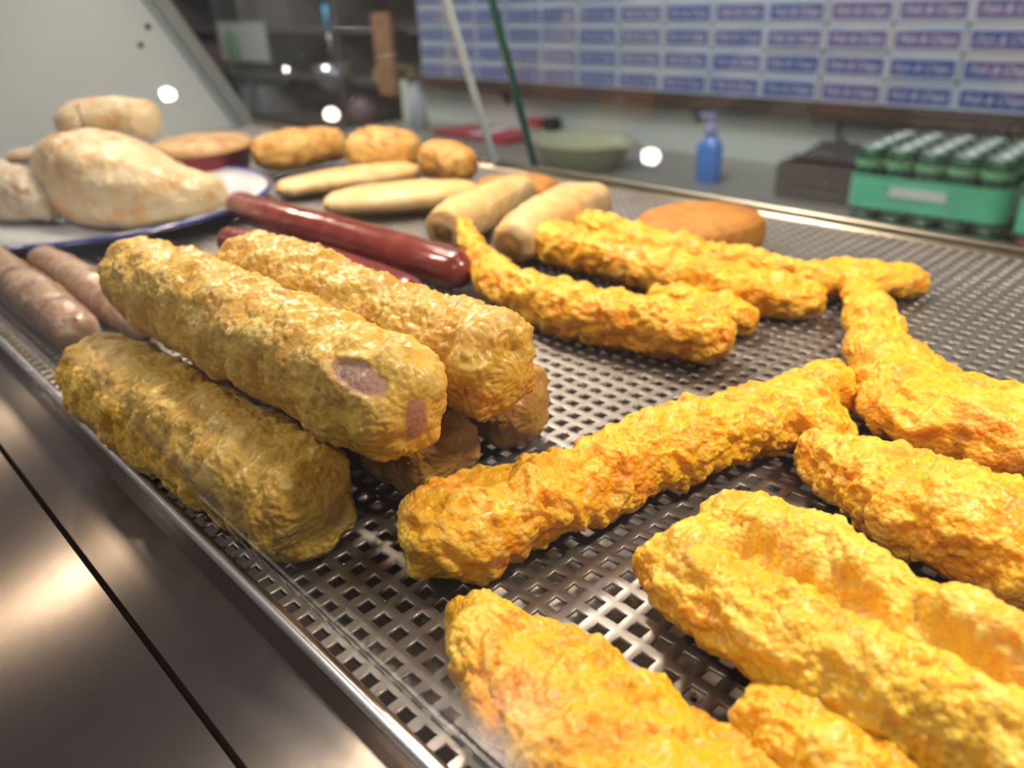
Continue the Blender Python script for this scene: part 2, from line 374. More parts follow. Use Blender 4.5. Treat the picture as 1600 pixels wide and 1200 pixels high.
# rear sliding glass: two panes that overlap, each with a visible edge
LEAN = .32
def rear(name, xa, xb, y0, mat_edge, xe, lab, wid):
    mb = MB(); zt = 44
    mb.add([YZ(y0, .4, xa), YZ(y0, .4, xb), YZ(y0 - LEAN * zt, zt, xb), YZ(y0 - LEAN * zt, zt, xa)], [(0, 1, 2, 3)])
    p_ = tag(mb.build(name, M_rear, cab, loc=OFF, recalc=False), lab)
    mb = MB(); v = []
    for z in (.4, zt):
        y = y0 - LEAN * z
        v += [YZ(y - .35, z, xe - wid), YZ(y - .35, z, xe + wid), YZ(y + .35, z, xe + wid), YZ(y + .35, z, xe - wid)]
    mb.add(v, [(3, 2, 1, 0), (4, 5, 6, 7), (0, 1, 5, 4), (1, 2, 6, 5), (2, 3, 7, 6), (3, 0, 4, 7)])
    mb.build('pane_edge', mat_edge, p_)
xe3 = U(838, 258)[0]; xe2 = U(772, 263)[0]
rear('rear_glass', -45.6, X1, 60.6, M_gedge_g, -45.6, 'rear sliding glass with a dark green edge', .30)
rear('rear_glass', X0 + 1, -52.2, 59.9, M_gedge_w, -52.2, 'rear sliding glass with a pale edge', .36)

# ------------------------------------------------------------------ food builder
def body(path, nu, nv, cap0=1.2, cap1=1.2, ex=2.3, hb=.9):
    """a closed lump swept along path rows (x, y, z, half width, half height), in u. Returns grid positions, s, lateral, up."""
    P = catmull(path, 40); seg = np.r_[0, np.cumsum(np.linalg.norm(np.diff(P[:, :3], axis=0), axis=1))]; Ln = seg[-1]
    nc = max(6, nu // 9); a = np.linspace(0, math.pi / 2, nc + 1)[:-1] + .02
    s = np.r_[cap0 * (1 - np.cos(a)), np.linspace(cap0, Ln - cap1, nu - 2 * nc), (Ln - cap1 * (1 - np.cos(a)))[::-1]]
    pr = np.r_[np.sin(a), np.ones(nu - 2 * nc), np.sin(a)[::-1]]
    C = np.stack([np.interp(s, seg, P[:, k]) for k in range(5)], 1)
    T = np.gradient(C[:, :3], s, axis=0); T /= np.linalg.norm(T, axis=1)[:, None]
    side = np.cross(T, [0, 0, 1.0]); side /= np.linalg.norm(side, axis=1)[:, None]; up = np.cross(side, T)
    ph = np.linspace(0, 2 * math.pi, nv, endpoint=False); c, sn = np.cos(ph), np.sin(ph)
    cx = np.sign(c) * np.abs(c) ** (2 / ex); cz = np.sign(sn) * np.abs(sn) ** (2 / ex); cz = np.where(cz < 0, cz * hb, cz)
    V = C[:, None, :3] + side[:, None] * (C[:, 3] * pr)[:, None, None] * cx[None, :, None] + up[:, None] * (C[:, 4] * pr)[:, None, None] * cz[None, :, None]
    return V, s / Ln, cx, cz, pr, up
def grid_normals(V):
    dv = np.roll(V, -1, 1) - np.roll(V, 1, 1); du = np.gradient(V, axis=0); n = np.cross(du, dv)
    return n / (np.linalg.norm(n, axis=2)[..., None] + 1e-9)
FISH = dict(base=(.88, .44, .010), b=(.87, .30, .004), pale=(.93, .64, .13), dark=(.48, .15, .008))
PALEF = dict(base=(.84, .50, .030), b=(.86, .38, .008), pale=(.88, .70, .20), dark=(.48, .20, .02))
SAUS = dict(base=(.66, .40, .055), b=(.60, .31, .025), pale=(.76, .57, .20), dark=(.34, .15, .03))
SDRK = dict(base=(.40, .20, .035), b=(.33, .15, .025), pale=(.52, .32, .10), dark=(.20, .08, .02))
def lump(name, label, cat, path, mat, style='fish', pal=FISH, nu=200, nv=130, cap=(1.2, 1.2), ex=2.3, hb=.9, amp=1.0, extra=None, seed=0, floor=.03, group=None, spots=(), col=None):
    V, s, cx, cz, pr, up = body(path, nu, nv, cap[0], cap[1], ex, hb)
    if extra is not None:
        V = V + extra(s[:, None], cx[None, :], cz[None, :])
    N = grid_normals(V); o = seed * 17.31
    Q = V + o
    w0 = np.stack([pn(Q * .5 + 3), pn(Q * .5 + 9), pn(Q * .5 + 27)], -1)
    if style == 'fish':
        Qw = Q + .9 * w0
        n1, n2 = pn(Qw * .33), pn(Qw * .85); b1 = np.abs(pn(Qw * 1.25)); b2 = np.abs(pn(Qw * 2.7 + 5)); b3 = np.abs(pn(Q * 5.6 + 8))
        m1 = pn(Qw * 1.9 + 11); d = .60 * n1 + .50 * n2 + .26 * m1 + (.22 * (domes(Qw * 1.35) - .5) + .12 * (domes(Q * 2.9 + 5) - .5)) * sst(-.25, .2, pn(Q * .7 + 15)) + .07 * (domes(Q * 5.2) - .5)
    elif style == 'saus':
        # wrinkles that run round the sausage, slightly skewed
        sw = (s * np.linalg.norm(V[-1].mean(0) - V[0].mean(0)))[:, None]; ang = np.linspace(0, 2 * math.pi, nv, endpoint=False)[None, :]
        R_ = np.stack(np.broadcast_arrays(sw * 1.15 + .35 * np.cos(ang), np.cos(ang) * .8 + o, np.sin(ang) * .8 + o * .3), -1) + .6 * w0
        r1 = np.abs(pn(R_)); r2 = np.abs(pn(R_ * 2.1 + 4))
        n1, n2 = pn(Q * .4), pn(Q * .95); b2 = np.abs(pn(Q * 2.9)); b3 = np.abs(pn(Q * 6.0))
        q1, q2 = pn(R_ * 1.0 + 2), pn(R_ * 2.0 + 6)
        d = .34 * n1 + .34 * n2 + .42 * q1 + .18 * q2 + .14 * (domes(Q * 2.4) - .5) * sst(-.2, .25, pn(Q * .8 + 15)) + .08 * (domes(Q * 4.8) - .5); b1 = r1
    else:
        n1, n2 = pn(Q * .35), pn(Q * .9); b1 = np.abs(pn(Q * 1.4)); b2 = np.abs(pn(Q * 3.1)); b3 = b2
        d = .30 * n1 + .16 * n2 + .10 * (b1 - .2) + .05 * (b2 - .2)
    d = d * amp
    # colour
    if col is None:
        t_or = sst(-.05, .38, pn(Q * .62 + 40) + .25 * pn(Q * 2.1 + 7))
        t_pl = sst(.02, .42, d * .9 / max(amp, .3) + .50 * pn(Q * 1.5 + 70) + .42 * pn(Q * 4.5 + 20) + .3 * pn(Q * 9 + 2))
        t_dk = sst(.30, .55, pn(Q * .75 + 90) + .35 * pn(Q * 2.6 + 33)) * .8
        c = np.broadcast_to(np.array(pal['base']), V.shape).copy()
        c = mixc(c, pal['b'], t_or * .85); c = mixc(c, pal['pale'], t_pl * .55); c = mixc(c, pal['dark'], t_dk * .55)
    else:
        c = col(V, Q, N, s, cx, cz)
    for (px_, py_, rad, sc, depth) in spots:           # coloured dents
        vd = V - CAM_U; pc_ = vd @ RM.T; ex_ = np.hypot(800 + F_PX * pc_[..., 0] / pc_[..., 2] - px_, 600 - F_PX * pc_[..., 1] / pc_[..., 2] - py_) + np.where((N * vd).sum(-1) < 0, 0, 500)
        sp = V.reshape(-1, 3)[ex_.argmin()]; dist = np.sqrt((((V - sp) / np.array(rad)) ** 2).sum(-1)); k = 1 - sst(.75, 1.1, dist + .25 * pn(Q * 1.6))
        d = d * (1 - k) - depth * k; c = mixc(c, sc, k)
    V = V + N * (d * np.minimum(1, pr * 1.6)[:, None])[..., None]
    if floor is not None:
        low = V[..., 2] < floor + .25
        V[..., 2] = np.where(low, floor + .25 * np.exp(np.minimum(0, (V[..., 2] - floor - .25)) / .25), V[..., 2])
    nu_, nv_ = V.shape[:2]
    verts = np.vstack([V.reshape(-1, 3), V[0].mean(0), V[-1].mean(0)]); cols = np.vstack([c.reshape(-1, 3), c[0].mean(0), c[-1].mean(0)])
    i, j = np.meshgrid(np.arange(nu_ - 1), np.arange(nv_), indexing='ij'); j2 = (j + 1) % nv_
    F = np.stack([i * nv_ + j, (i + 1) * nv_ + j, (i + 1) * nv_ + j2, i * nv_ + j2], -1).reshape(-1, 4)[:, ::-1].tolist()
    A0, B0 = nu_ * nv_, nu_ * nv_ + 1
    F += [(A0, (k + 1) % nv_, k) for k in range(nv_)][::1] + [(B0, (nu_ - 1) * nv_ + k, (nu_ - 1) * nv_ + (k + 1) % nv_) for k in range(nv_)]
    base = np.array([verts[:, 0].mean(), verts[:, 1].mean(), verts[:, 2].min()])
    me = mesh_from(name, (verts - base) * S, F, mat, True, cols)
    bm = bmesh.new(); bm.from_mesh(me); bmesh.ops.recalc_face_normals(bm, faces=bm.faces); bm.to_mesh(me); bm.free()
    ob = link(name, me, None, base * S)
    if label: tag(ob, label, cat, group)
    return ob
def pth(*rows):                                       # rows (px, py, z, half width, half height): position read off at the lump's own height
    return np.array([[*U(px, py, z)[:2], z, w, h] for px, py, z, w, h in rows])

GF = 'battered fish fillets on the tray'
# long fillet in the middle of the tray, with a side flap
def flap(sN, lat, upn):
    k = np.exp(-((sN - .80) / .055) ** 4) * np.clip(lat, 0, 1) ** 2
    z = np.zeros(np.broadcast(sN, lat).shape + (3,)); z[..., 0] = 1.9 * k; z[..., 1] = -.1 * k; z[..., 2] = -.1 * k
    return z
lump('battered_fish_fillet', 'long golden battered fish fillet lying alone across the middle of the tray', 'fish fillet',
     pth((636, 838, 1.7, 1.3, 1.3), (700, 832, 1.8, 2.0, 1.75), (800, 800, 1.85, 1.9, 1.75), (930, 750, 1.8, 1.75, 1.65), (1060, 695, 1.8, 1.9, 1.65), (1180, 655, 1.7, 1.75, 1.5), (1270, 622, 1.6, 1.55, 1.45), (1320, 596, 1.5, 1.2, 1.2)),
     M_batter, nu=300, nv=150, cap=(.9, 1.0), seed=1, group=GF, extra=flap)
lump('battered_fish_fillet', 'broad flat battered fish fillet at the bottom, its pointed tip towards the long fillet', 'fish fillet',
     pth((722, 950, .9, .7, .6), (765, 995, 1.2, 1.5, .9), (840, 1065, 1.4, 2.2, 1.15), (930, 1140, 1.5, 2.5, 1.3), (1030, 1230, 1.5, 2.5, 1.35), (1130, 1320, 1.4, 2.2, 1.2), (1220, 1400, 1.2, 1.4, .9)),
     M_batter, nu=260, nv=170, cap=(.5, 1.0), seed=2, group=GF, amp=.85, ex=2.5)
def valley(sN, lat, upn):
    z = np.zeros(np.broadcast(sN, lat, upn).shape + (3,))
    z[..., 2] = (-1.15 * np.exp(-((lat - .02 + .2 * (sN - .3)) / .20) ** 2) * sst(.06, .2, sN) + .45 * np.exp(-((lat + .55) / .3) ** 2) + .2 * np.exp(-((lat - .55) / .3) ** 2)) * np.clip(upn, 0, 1)
    return z
lump('battered_fish_fillet', 'thick double-ridged battered fish fillet with a valley along its back', 'fish fillet',
     pth((1072, 832, 1.5, 2.7, 1.0), (1135, 875, 1.8, 3.5, 1.5), (1238, 938, 2.0, 3.55, 1.75), (1362, 1018, 2.1, 3.4, 1.9), (1500, 1090, 2.1, 2.9, 1.9), (1640, 1170, 2.0, 2.7, 1.8), (1780, 1250, 1.8, 2.2, 1.5), (1900, 1310, 1.5, 1.2, 1.0)),
     M_batter, nu=320, nv=190, cap=(1.0, 1.2), seed=3, group=GF, pal=PALEF, extra=valley, amp=.9)
lump('battered_fish_fillet', 'small crusty battered fish piece wedged between the double-ridged and the pointed fillet', 'fish fillet',
     pth((1165, 1105, 1.2, .8, .8), (1230, 1150, 1.4, 1.3, 1.1), (1320, 1210, 1.5, 1.5, 1.2), (1440, 1290, 1.4, 1.2, 1.0)),
     M_batter, nu=150, nv=120, cap=(.8, .8), seed=4, group=GF, pal=PALEF)
lump('battered_fish_fillet', 'bumpy battered fish fillet behind the double-ridged one, cut by the frame', 'fish fillet',
     pth((1262, 700, 1.1, .9, .8), (1330, 735, 1.5, 1.7, 1.3), (1430, 785, 1.8, 2.3, 1.7), (1540, 830, 1.9, 2.6, 1.8), (1660, 870, 1.9, 2.5, 1.7), (1780, 905, 1.7, 1.8, 1.4)),
     M_batter, nu=240, nv=150, cap=(.7, 1.0), seed=5, group=GF)
lump('battered_fish_fillet', 'battered fish fillet with a narrow tail pointing to the orange potato cake', 'fish fillet',
     pth((1340, 428, 2.0, .8, .8), (1350, 480, 1.9, 1.25, 1.1), (1386, 560, 1.8, 1.9, 1.4), (1436, 622, 1.9, 2.8, 1.7), (1515, 662, 1.9, 3.3, 1.8), (1620, 685, 1.9, 3.1, 1.8), (1740, 705, 1.7, 2.0, 1.4)),
     M_batter, nu=260, nv=150, cap=(.8, 1.0), seed=6, group=GF)
lump('battered_fish_fillet', 'plump battered fish fillet whose thin tail rises beside the red sausage', 'fish fillet',
     pth((722, 352, 3.4, .7, .8), (742, 395, 2.6, .95, 1.0), (785, 445, 1.8, 1.5, 1.4), (870, 478, 1.75, 1.75, 1.65), (980, 503, 1.8, 1.9, 1.75), (1080, 520, 1.8, 1.85, 1.75), (1145, 532, 1.7, 1.5, 1.5)),
     M_batter, nu=260, nv=140, cap=(.6, 1.2), seed=7, group=GF)
lump('battered_fish_fillet', 'small knobbly battered fish end peeking out behind the plump fillet', 'fish fillet',
     pth((1010, 462, 1.4, 1.0, 1.0), (1100, 482, 1.3, 1.2, 1.1), (1185, 502, 1.1, 1.0, .95)),
     M_batter, nu=120, nv=90, cap=(.8, .8), seed=8, group=GF)
lump('battered_fish_fillet', 'smooth yellow battered fish fillet lying behind the plump one', 'fish fillet',
     pth((800, 376, 1.6, 1.2, 1.2), (850, 378, 1.8, 1.7, 1.6), (950, 402, 1.8, 1.7, 1.6), (1060, 430, 1.8, 1.7, 1.6), (1170, 455, 1.6, 1.6, 1.45), (1250, 467, 1.4, 1.2, 1.2), (1290, 470, 1.1, .7, .8)),
     M_batter, nu=240, nv=120, cap=(1.0, .8), seed=9, group=GF, amp=.85)
lump('battered_fish_fillet', 'farthest battered fish fillet with a wide tail in front of the orange potato cake', 'fish fillet',
     pth((900, 348, 2.0, 1.1, 1.2), (980, 376, 1.9, 1.5, 1.4), (1090, 405, 1.7, 1.6, 1.4), (1200, 425, 1.5, 1.6, 1.3), (1310, 438, 1.3, 2.0, 1.2), (1390, 438, 1.2, 1.9, 1.1), (1440, 440, .9, .8, .7)),
     M_batter, nu=240, nv=120, cap=(1.0, .5), seed=10, group=GF)

# battered sausages, a pile of five
GS = 'battered sausages in a pile'
PINK = (.30, .115, .075)
def ax(x0, x1, y0, y1, z0, z1, r, k=5, bow=0.0, ends=.93):
    t = np.linspace(0, 1, k); rows = np.stack([x0 + (x1 - x0) * t, y0 + (y1 - y0) * t + bow * np.sin(math.pi * t), z0 + (z1 - z0) * t, np.full(k, r), np.full(k, r)], 1)
    rows[0, 3:] *= ends; rows[-1, 3:] *= ends; return rows
def ends_on(p0, p1, z0, z1, r, **kw):
    a, b = U(*p0, z0), U(*p1, z1); return ax(a[0], b[0], a[1], b[1], z0, z1, r, **kw)
lump('battered_sausage', 'battered sausage at the bottom of the pile, lying along the steel rim', 'battered sausage', ends_on((145, 580), (508, 806), 2.5, 2.5, 2.45), M_sbatter, 'saus', SAUS, 300, 150, (1.6, 1.3), 2.2, .98, 1.0, seed=21, group=GS,
     spots=[(525, 800, (.8, .8, .7), (.58, .35, .09), .08)])
s1p = ends_on((205, 425), (660, 650), 6.9, 6.7, 2.3)
s1 = lump('battered_sausage', 'battered sausage on top of the pile with its pink filling showing through', 'battered sausage', s1p, M_sbatter, 'saus', SAUS, 300, 150, (1.6, 1.6), 2.2, 1.0, 1.0, seed=22, floor=None, group=GS,
     spots=[(567, 594, (1.75, .62, .6), (.46, .25, .185), .12), (652, 655, (.5, .55, .95), (.36, .15, .09), .04)])
lump('battered_sausage', 'twisted golden battered sausage on top of the pile, closest to the red sausages', 'battered sausage', ends_on((375, 412), (815, 592), 6.4, 6.1, 2.25, bow=-.2), M_sbatter, 'saus', dict(SAUS, base=(.60, .355, .045), b=(.56, .26, .02)), 300, 150, (1.5, 1.4), 2.2, 1.0, 1.25, seed=23, floor=None, group=GS)
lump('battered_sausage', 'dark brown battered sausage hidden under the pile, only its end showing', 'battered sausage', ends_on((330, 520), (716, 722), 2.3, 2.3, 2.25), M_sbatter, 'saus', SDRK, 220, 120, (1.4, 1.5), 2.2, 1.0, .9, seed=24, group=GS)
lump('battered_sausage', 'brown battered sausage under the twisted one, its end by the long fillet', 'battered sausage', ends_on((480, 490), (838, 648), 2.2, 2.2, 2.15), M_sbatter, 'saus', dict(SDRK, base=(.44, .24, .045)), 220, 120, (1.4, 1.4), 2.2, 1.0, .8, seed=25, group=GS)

# red sausages
def red_col(V, Q, N, s, cx, cz):
    c = np.broadcast_to(np.array((.17, .022, .012)), V.shape).copy()
    c = mixc(c, (.24, .04, .022), sst(-.2, .4, pn(Q * .5))); return mixc(c, (.11, .010, .008), sst(.1, .4, pn(Q * 1.7 + 9)) * .5)
r1 = lump('red_sausage', 'long glossy red sausage lying uppermost behind the battered sausages', 'sausage', pth((366, 318, 2.6, 1.3, 1.3), (440, 345, 2.5, 1.62, 1.62), (550, 375, 2.3, 1.68, 1.68), (660, 408, 2.0, 1.68, 1.68), (738, 428, 1.75, 1.45, 1.45)),
     M_skin, 'smooth', nu=160, nv=64, cap=(1.3, 1.6), amp=.22, seed=31, col=red_col, ex=2.05, hb=1, group='red sausages')
tip = U(749, 424, 1.85)
kn = MB().lathe([(0, .35), (.16, .3), (.2, 0), (.3, -.3)], 10)
ko = kn.build('sausage_knot', M_scar, r1, True); ko.matrix_parent_inverse = Matrix.Identity(4)
ko.location = Vector(tip * S) - r1.location; ko.scale = (S, S, S); ko.rotation_euler = (0, 1.3, .5)
lump('red_sausage', 'glossy red sausage mostly hidden under the long red one', 'sausage', pth((350, 375, 1.5, 1.3, 1.3), (470, 405, 1.5, 1.5, 1.5), (580, 440, 1.5, 1.5, 1.5), (655, 468, 1.45, 1.3, 1.3)),
     M_skin, 'smooth', nu=120, nv=64, cap=(1.2, 1.4), amp=.2, seed=32, col=red_col, ex=2.05, hb=1, group='red sausages')
# grilled sausages
def grill_col(V, Q, N, s, cx, cz):
    c = np.broadcast_to(np.array((.40, .22, .13)), V.shape).copy()
    c = mixc(c, (.52, .36, .26), sst(-.05, .35, pn(Q * 1.1))); return mixc(c, (.20, .075, .035), sst(.05, .4, pn(Q * .8 + 30) + .4 * pn(Q * 3)) * .8)
lump('grilled_sausage', 'wrinkled grilled sausage against the front glass, cut by the frame', 'sausage', pth((-90, 355, 1.6, 1.4, 1.4), (-20, 410, 1.65, 1.6, 1.6), (60, 470, 1.65, 1.65, 1.6), (130, 525, 1.6, 1.4, 1.4)),
     M_grill, 'saus', nu=160, nv=90, cap=(1.3, 1.3), amp=.45, seed=33, col=grill_col, hb=1, group='grilled sausages')
lump('grilled_sausage', 'thinner grilled sausage between the plate and the battered pile', 'sausage', pth((62, 402, 1.5, 1.15, 1.15), (110, 430, 1.5, 1.35, 1.35), (160, 465, 1.5, 1.35, 1.35), (230, 512, 1.5, 1.2, 1.2)),
     M_grill, 'saus', nu=140, nv=80, cap=(1.2, 1.2), amp=.3, seed=34, col=grill_col, hb=1, group='grilled sausages')

# pale pastries, spring rolls, dim sims, potato cakes
def pastry_col(lo, hi, br, k=.5):
    def f(V, Q, N, s, cx, cz):
        c = np.broadcast_to(np.array(lo), V.shape).copy()
        c = mixc(c, hi, sst(-.15, .35, pn(Q * .35 + 12) + .3 * N[..., 2])); return mixc(c, br, sst(.1, .45, pn(Q * .7 + 60) + .3 * pn(Q * 2.5)) * k)
    return f
PALE = pastry_col((.72, .52, .26), (.70, .44, .17), (.50, .24, .07), .35)
GOLD = pastry_col((.66, .38, .10), (.62, .30, .06), (.30, .10, .02), .7)
lump('flat_pastry', 'pale flat pastry farther from the glass, tucked behind its twin', 'pastry', pth((432, 299, 1.2, 1.6, 1.0), (500, 286, 1.4, 2.6, 1.2), (580, 275, 1.5, 2.8, 1.3), (655, 266, 1.3, 1.6, 1.0)), M_pastry, 'smooth', nu=120, nv=80, cap=(1.5, 1.5), amp=.5, seed=41, col=PALE, group='pale flat pastries')
lump('flat_pastry', 'pale flat pastry with a browned top directly behind the long red sausage', 'pastry', pth((505, 322, 1.3, 1.8, 1.1), (570, 314, 1.6, 3.0, 1.4), (660, 306, 1.7, 3.2, 1.5), (745, 298, 1.4, 2.0, 1.1)), M_pastry, 'smooth', nu=120, nv=80, cap=(1.5, 1.5), amp=.5, seed=42, col=PALE, group='pale flat pastries')
lump('spring_roll', 'pale fried spring roll with an open folded end beside the red sausage tip', 'spring roll', pth((690, 362, 1.9, 1.9, 1.8), (725, 342, 2.0, 2.2, 2.0), (780, 313, 2.0, 2.1, 1.9), (820, 294, 1.8, 1.6, 1.5)), M_pastry, 'smooth', nu=120, nv=80, cap=(.5, 1.4), amp=.8, seed=43, col=PALE, group='spring rolls',
     spots=[(690, 372, (1.1, 1.1, 1.1), (.46, .23, .06), .5)])
lump('spring_roll', 'rounder pale spring roll whose brown end touches the yellow fish', 'spring roll', pth((795, 385, 1.9, 1.8, 1.7), (835, 360, 2.2, 2.4, 2.2), (890, 330, 2.3, 2.5, 2.3), (935, 312, 2.0, 1.9, 1.7)), M_pastry, 'smooth', nu=120, nv=80, cap=(.8, 1.6), amp=.8, seed=44, col=PALE, group='spring rolls',
     spots=[(796, 392, (1.2, 1.2, 1.4), (.55, .28, .08), .15)])
for k, (pp, lb) in enumerate([(pth((408, 240, 2.6, 2.0, 1.9), (440, 238, 3.0, 2.7, 2.5), (500, 228, 3.0, 2.6, 2.4), (540, 226, 2.6, 1.8, 1.8)), 'browned fried dim sim with a red fleck, closest to the plate'),
                              (pth((540, 245, 2.6, 2.2, 2.0), (580, 238, 3.0, 2.9, 2.8), (630, 236, 2.9, 2.7, 2.6), (660, 240, 2.5, 1.8, 1.8)), 'golden fried dim sim with pale blisters, middle of three'),
                              (pth((655, 258, 2.3, 1.8, 1.9), (680, 252, 2.7, 2.5, 2.4), (715, 258, 2.4, 2.4, 2.2), (738, 268, 1.9, 1.6, 1.5)), 'golden fried dim sim sloping down beside the pale rear glass edge')]):
    lump('fried_dim_sim', lb, 'dim sim', pp, M_pastry, 'fish', nu=120, nv=90, cap=(1.5, 1.5), amp=.55, seed=45 + k, col=GOLD, group='fried dim sims')
def cake(name, label, c, rx, ry, th, rot, tilt, seed):
    n, prof = 72, []
    for a in np.linspace(-math.pi / 2, math.pi / 2, 11): prof.append((1 - (1 - math.cos(a)) * .06 / 1.0, th / 2 * math.sin(a)))
    prof = [(0.0, -th / 2), (.5, -th / 2), (.85, -th / 2)] + [(p[0] * .94 + .06 * math.cos(a), p[1]) for p, a in zip(prof, np.linspace(-math.pi / 2, math.pi / 2, 11))] + [(.88, th / 2 + .06), (.6, th / 2 + .12), (.3, th / 2 + .15), (0, th / 2 + .15)]
    mb = MB().lathe([(r * 1.0, z) for r, z in prof], n, sx=rx, sy=ry)
    V = np.array(mb.v); Q = V + seed * 5.3; wob = pn(Q * .45)
    V[:, :2] *= (1 + .05 * wob)[:, None]; V[:, 2] += .12 * pn(Q * .6 + 4)
    c_ = mixc(np.broadcast_to(np.array((.52, .215, .030)), V.shape).copy(), (.40, .14, .015), sst(-.1, .4, pn(Q * 1.3) + .4 * pn(Q * 4)))
    c_ = mixc(c_, (.60, .32, .07), sst(.15, .5, pn(Q * 6 + 3)) * .6)
    me = mesh_from(name, V * S, mb.f, M_cake, True, c_)
    bm = bmesh.new(); bm.from_mesh(me); bmesh.ops.remove_doubles(bm, verts=bm.verts, dist=1e-5); bmesh.ops.recalc_face_normals(bm, faces=bm.faces); bm.to_mesh(me); bm.free()
    return tag(link(name, me, None, np.array(c) * S, (tilt[0], tilt[1], rot)), label, 'potato cake', 'potato cakes')
cc = U(1090, 356, 2.3)
cake('potato_cake', 'large oval orange-brown potato cake behind the yellow fish', (cc[0] - .5, cc[1] + 1.0, 1.72), 5.3, 4.4, 2.6, .75, (.06, -.03), 1)
cc = U(808, 284, 1.6)
cake('potato_cake', 'small orange potato cake half hidden behind the pale pastries', (cc[0], cc[1], 1.0), 4.6, 4.2, 1.4, .75, (0, .02), 2)

# ------------------------------------------------------------------ enamel plate with pale fillets, the pie
PC = np.array([-67.63, 16.6])
plate = empty('enamel_plate', (PC[0] * S, PC[1] * S, 0)); tag(plate, 'white enamel plate with a dark blue rim holding pale cooked fillets', 'plate')
pp = [(0, .35), (9, .35), (11.5, .55), (13.5, 1.25), (15.5, 1.75), (17.6, 2.1)]
MB().lathe([(r * S, z * S) for r, z in [(0, .05), (9, .05), (11.8, .2), (13.8, .95), (15.6, 1.45), (17.5, 1.8), (17.7, 1.95), (17.6, 2.1)] + pp[::-1][1:]], 96).build('dish', M_enamel, plate, True)
ring = [((17.75 + .34 * math.cos(a)) * S, (2.0 + .30 * math.sin(a)) * S) for a in np.linspace(0, 2 * math.pi, 12)]
tag(MB().lathe(ring, 96).build('blue_rim', M_blue, plate, True), 'dark blue enamel rim')
def meat_col(V, Q, N, s, cx, cz):
    c = np.broadcast_to(np.array((.58, .42, .22)), V.shape).copy()
    c = mixc(c, (.64, .51, .32), sst(-.2, .3, pn(Q * .55 + 3))); c = mixc(c, (.52, .27, .08), sst(.05, .42, pn(Q * .5 + 50) + .35 * pn(Q * 1.9)) * .95)
    return c
GM = 'pale cooked fillets on the plate'
lump('cooked_fillet', 'large pale cooked fillet heaped on the enamel plate', 'cooked fillet', pth((95, 272, 4.2, 2.8, 2.9), (135, 278, 4.3, 4.6, 4.9), (210, 296, 3.8, 4.9, 4.2), (290, 305, 3.0, 4.2, 2.8), (350, 303, 2.4, 2.2, 1.6)), M_meat, 'smooth', nu=140, nv=100, cap=(1.5, 1.2), amp=1.5, seed=51, col=meat_col, floor=.45, group=GM, ex=2.6)
lump('cooked_fillet', 'small pale cooked fillet perched on top of the large one', 'cooked fillet', pth((98, 205, 8.0, 2.0, 1.5), (135, 192, 8.5, 3.0, 2.5), (190, 188, 8.6, 3.0, 2.5), (240, 190, 8.5, 2.2, 2.0)), M_meat, 'smooth', nu=110, nv=80, cap=(1.0, 1.0), amp=1.1, seed=52, col=meat_col, floor=None, group=GM)
lump('cooked_fillet', 'glistening brownish cooked fillet on the plate, cut by the frame', 'cooked fillet', pth((-90, 285, 3.0, 2.2, 2.2), (-30, 295, 3.4, 3.2, 3.2), (35, 305, 3.0, 3.0, 2.8), (90, 325, 2.2, 1.5, 1.5)), M_meat, 'fish', nu=120, nv=80, cap=(1.2, 1.2), amp=.8, seed=53,
     pal=dict(base=(.52, .42, .27), b=(.40, .26, .12), pale=(.66, .60, .50), dark=(.25, .14, .06)), floor=.45, group=GM)
lump('cooked_fillet', 'thin pale cooked fillet lying at the back of the plate', 'cooked fillet', pth((10, 248, 2.6, 1.4, .8), (60, 242, 2.8, 2.3, 1.1), (110, 236, 2.8, 2.2, 1.1), (150, 236, 2.5, 1.2, .8)), M_meat, 'smooth', nu=90, nv=60, cap=(1, 1), amp=.7, seed=54, col=meat_col, floor=.45, group=GM)
# pie in a red case
pc = U(312, 214, 5.2); pie = empty('meat_pie', (pc[0] * S, pc[1] * S, 0)); tag(pie, 'round crusty pie in a dark red case behind the plate', 'pie')
MB().lathe([(0, .05 * S), (5.0 * S, .05 * S), (6.1 * S, 3.6 * S), (6.25 * S, 3.65 * S)], 48).build('pie_case', M_redfoil, pie, True)
mb = MB().lathe([(0, 5.2), (2.5, 5.25), (4.6, 5.1), (5.7, 4.8), (6.3, 4.3), (6.2, 3.75), (5.4, 3.5), (0, 3.5)], 64)
V = np.array(mb.v); V += .25 * pn(V * .5)[:, None]; cpie = mixc(np.broadcast_to(np.array((.60, .38, .17)), V.shape).copy(), (.38, .17, .05), sst(-.1, .35, pn(V * .9 + 5)))
link('pie_crust', mesh_from('pie_crust', V * S, mb.f, M_pastry, True, cpie), pie)

# ------------------------------------------------------------------ the kitchen behind
BZ = -.415                                           # bench top
BX, BY, BZ0, BW, BH = -2.038, 2.413, -.2013, .2, .0749
M_wall = plain('pale_wall', (.66, .71, .66), .5, 0, .5, 0, (2.5, .10))
M_dwall = plain('dark_back_wall', (.15, .125, .115), .6, 0, .4, 0, (3.0, .35))
M_bench = plain('bench_top', (.30, .285, .25), .35, 0, .5, 0, (4, .25))
M_shelf = plain('brown_shelf', (.085, .055, .038), .6, 0, .4, 0, (20, .2))
M_card = plain('white_card', (.54, .61, .70), .6, 0, .3, 0, (30, .05))
M_bluep = plain('blue_print', (.055, .09, .32), .6, 0, .3)
M_white = plain('white_print', (.72, .76, .84), .6, 0, .3)
def structure(name, mb, mat): return tag(mb.build(name, mat, None), None, None, None, 'structure')
structure('wall_back', MB().box((-3.3, 2.80, BZ0 - .035), (1.4, 2.86, 1.4)).box((-3.3, 2.47, -1.0), (1.4, 2.86, BZ0 - .037)), M_wall)
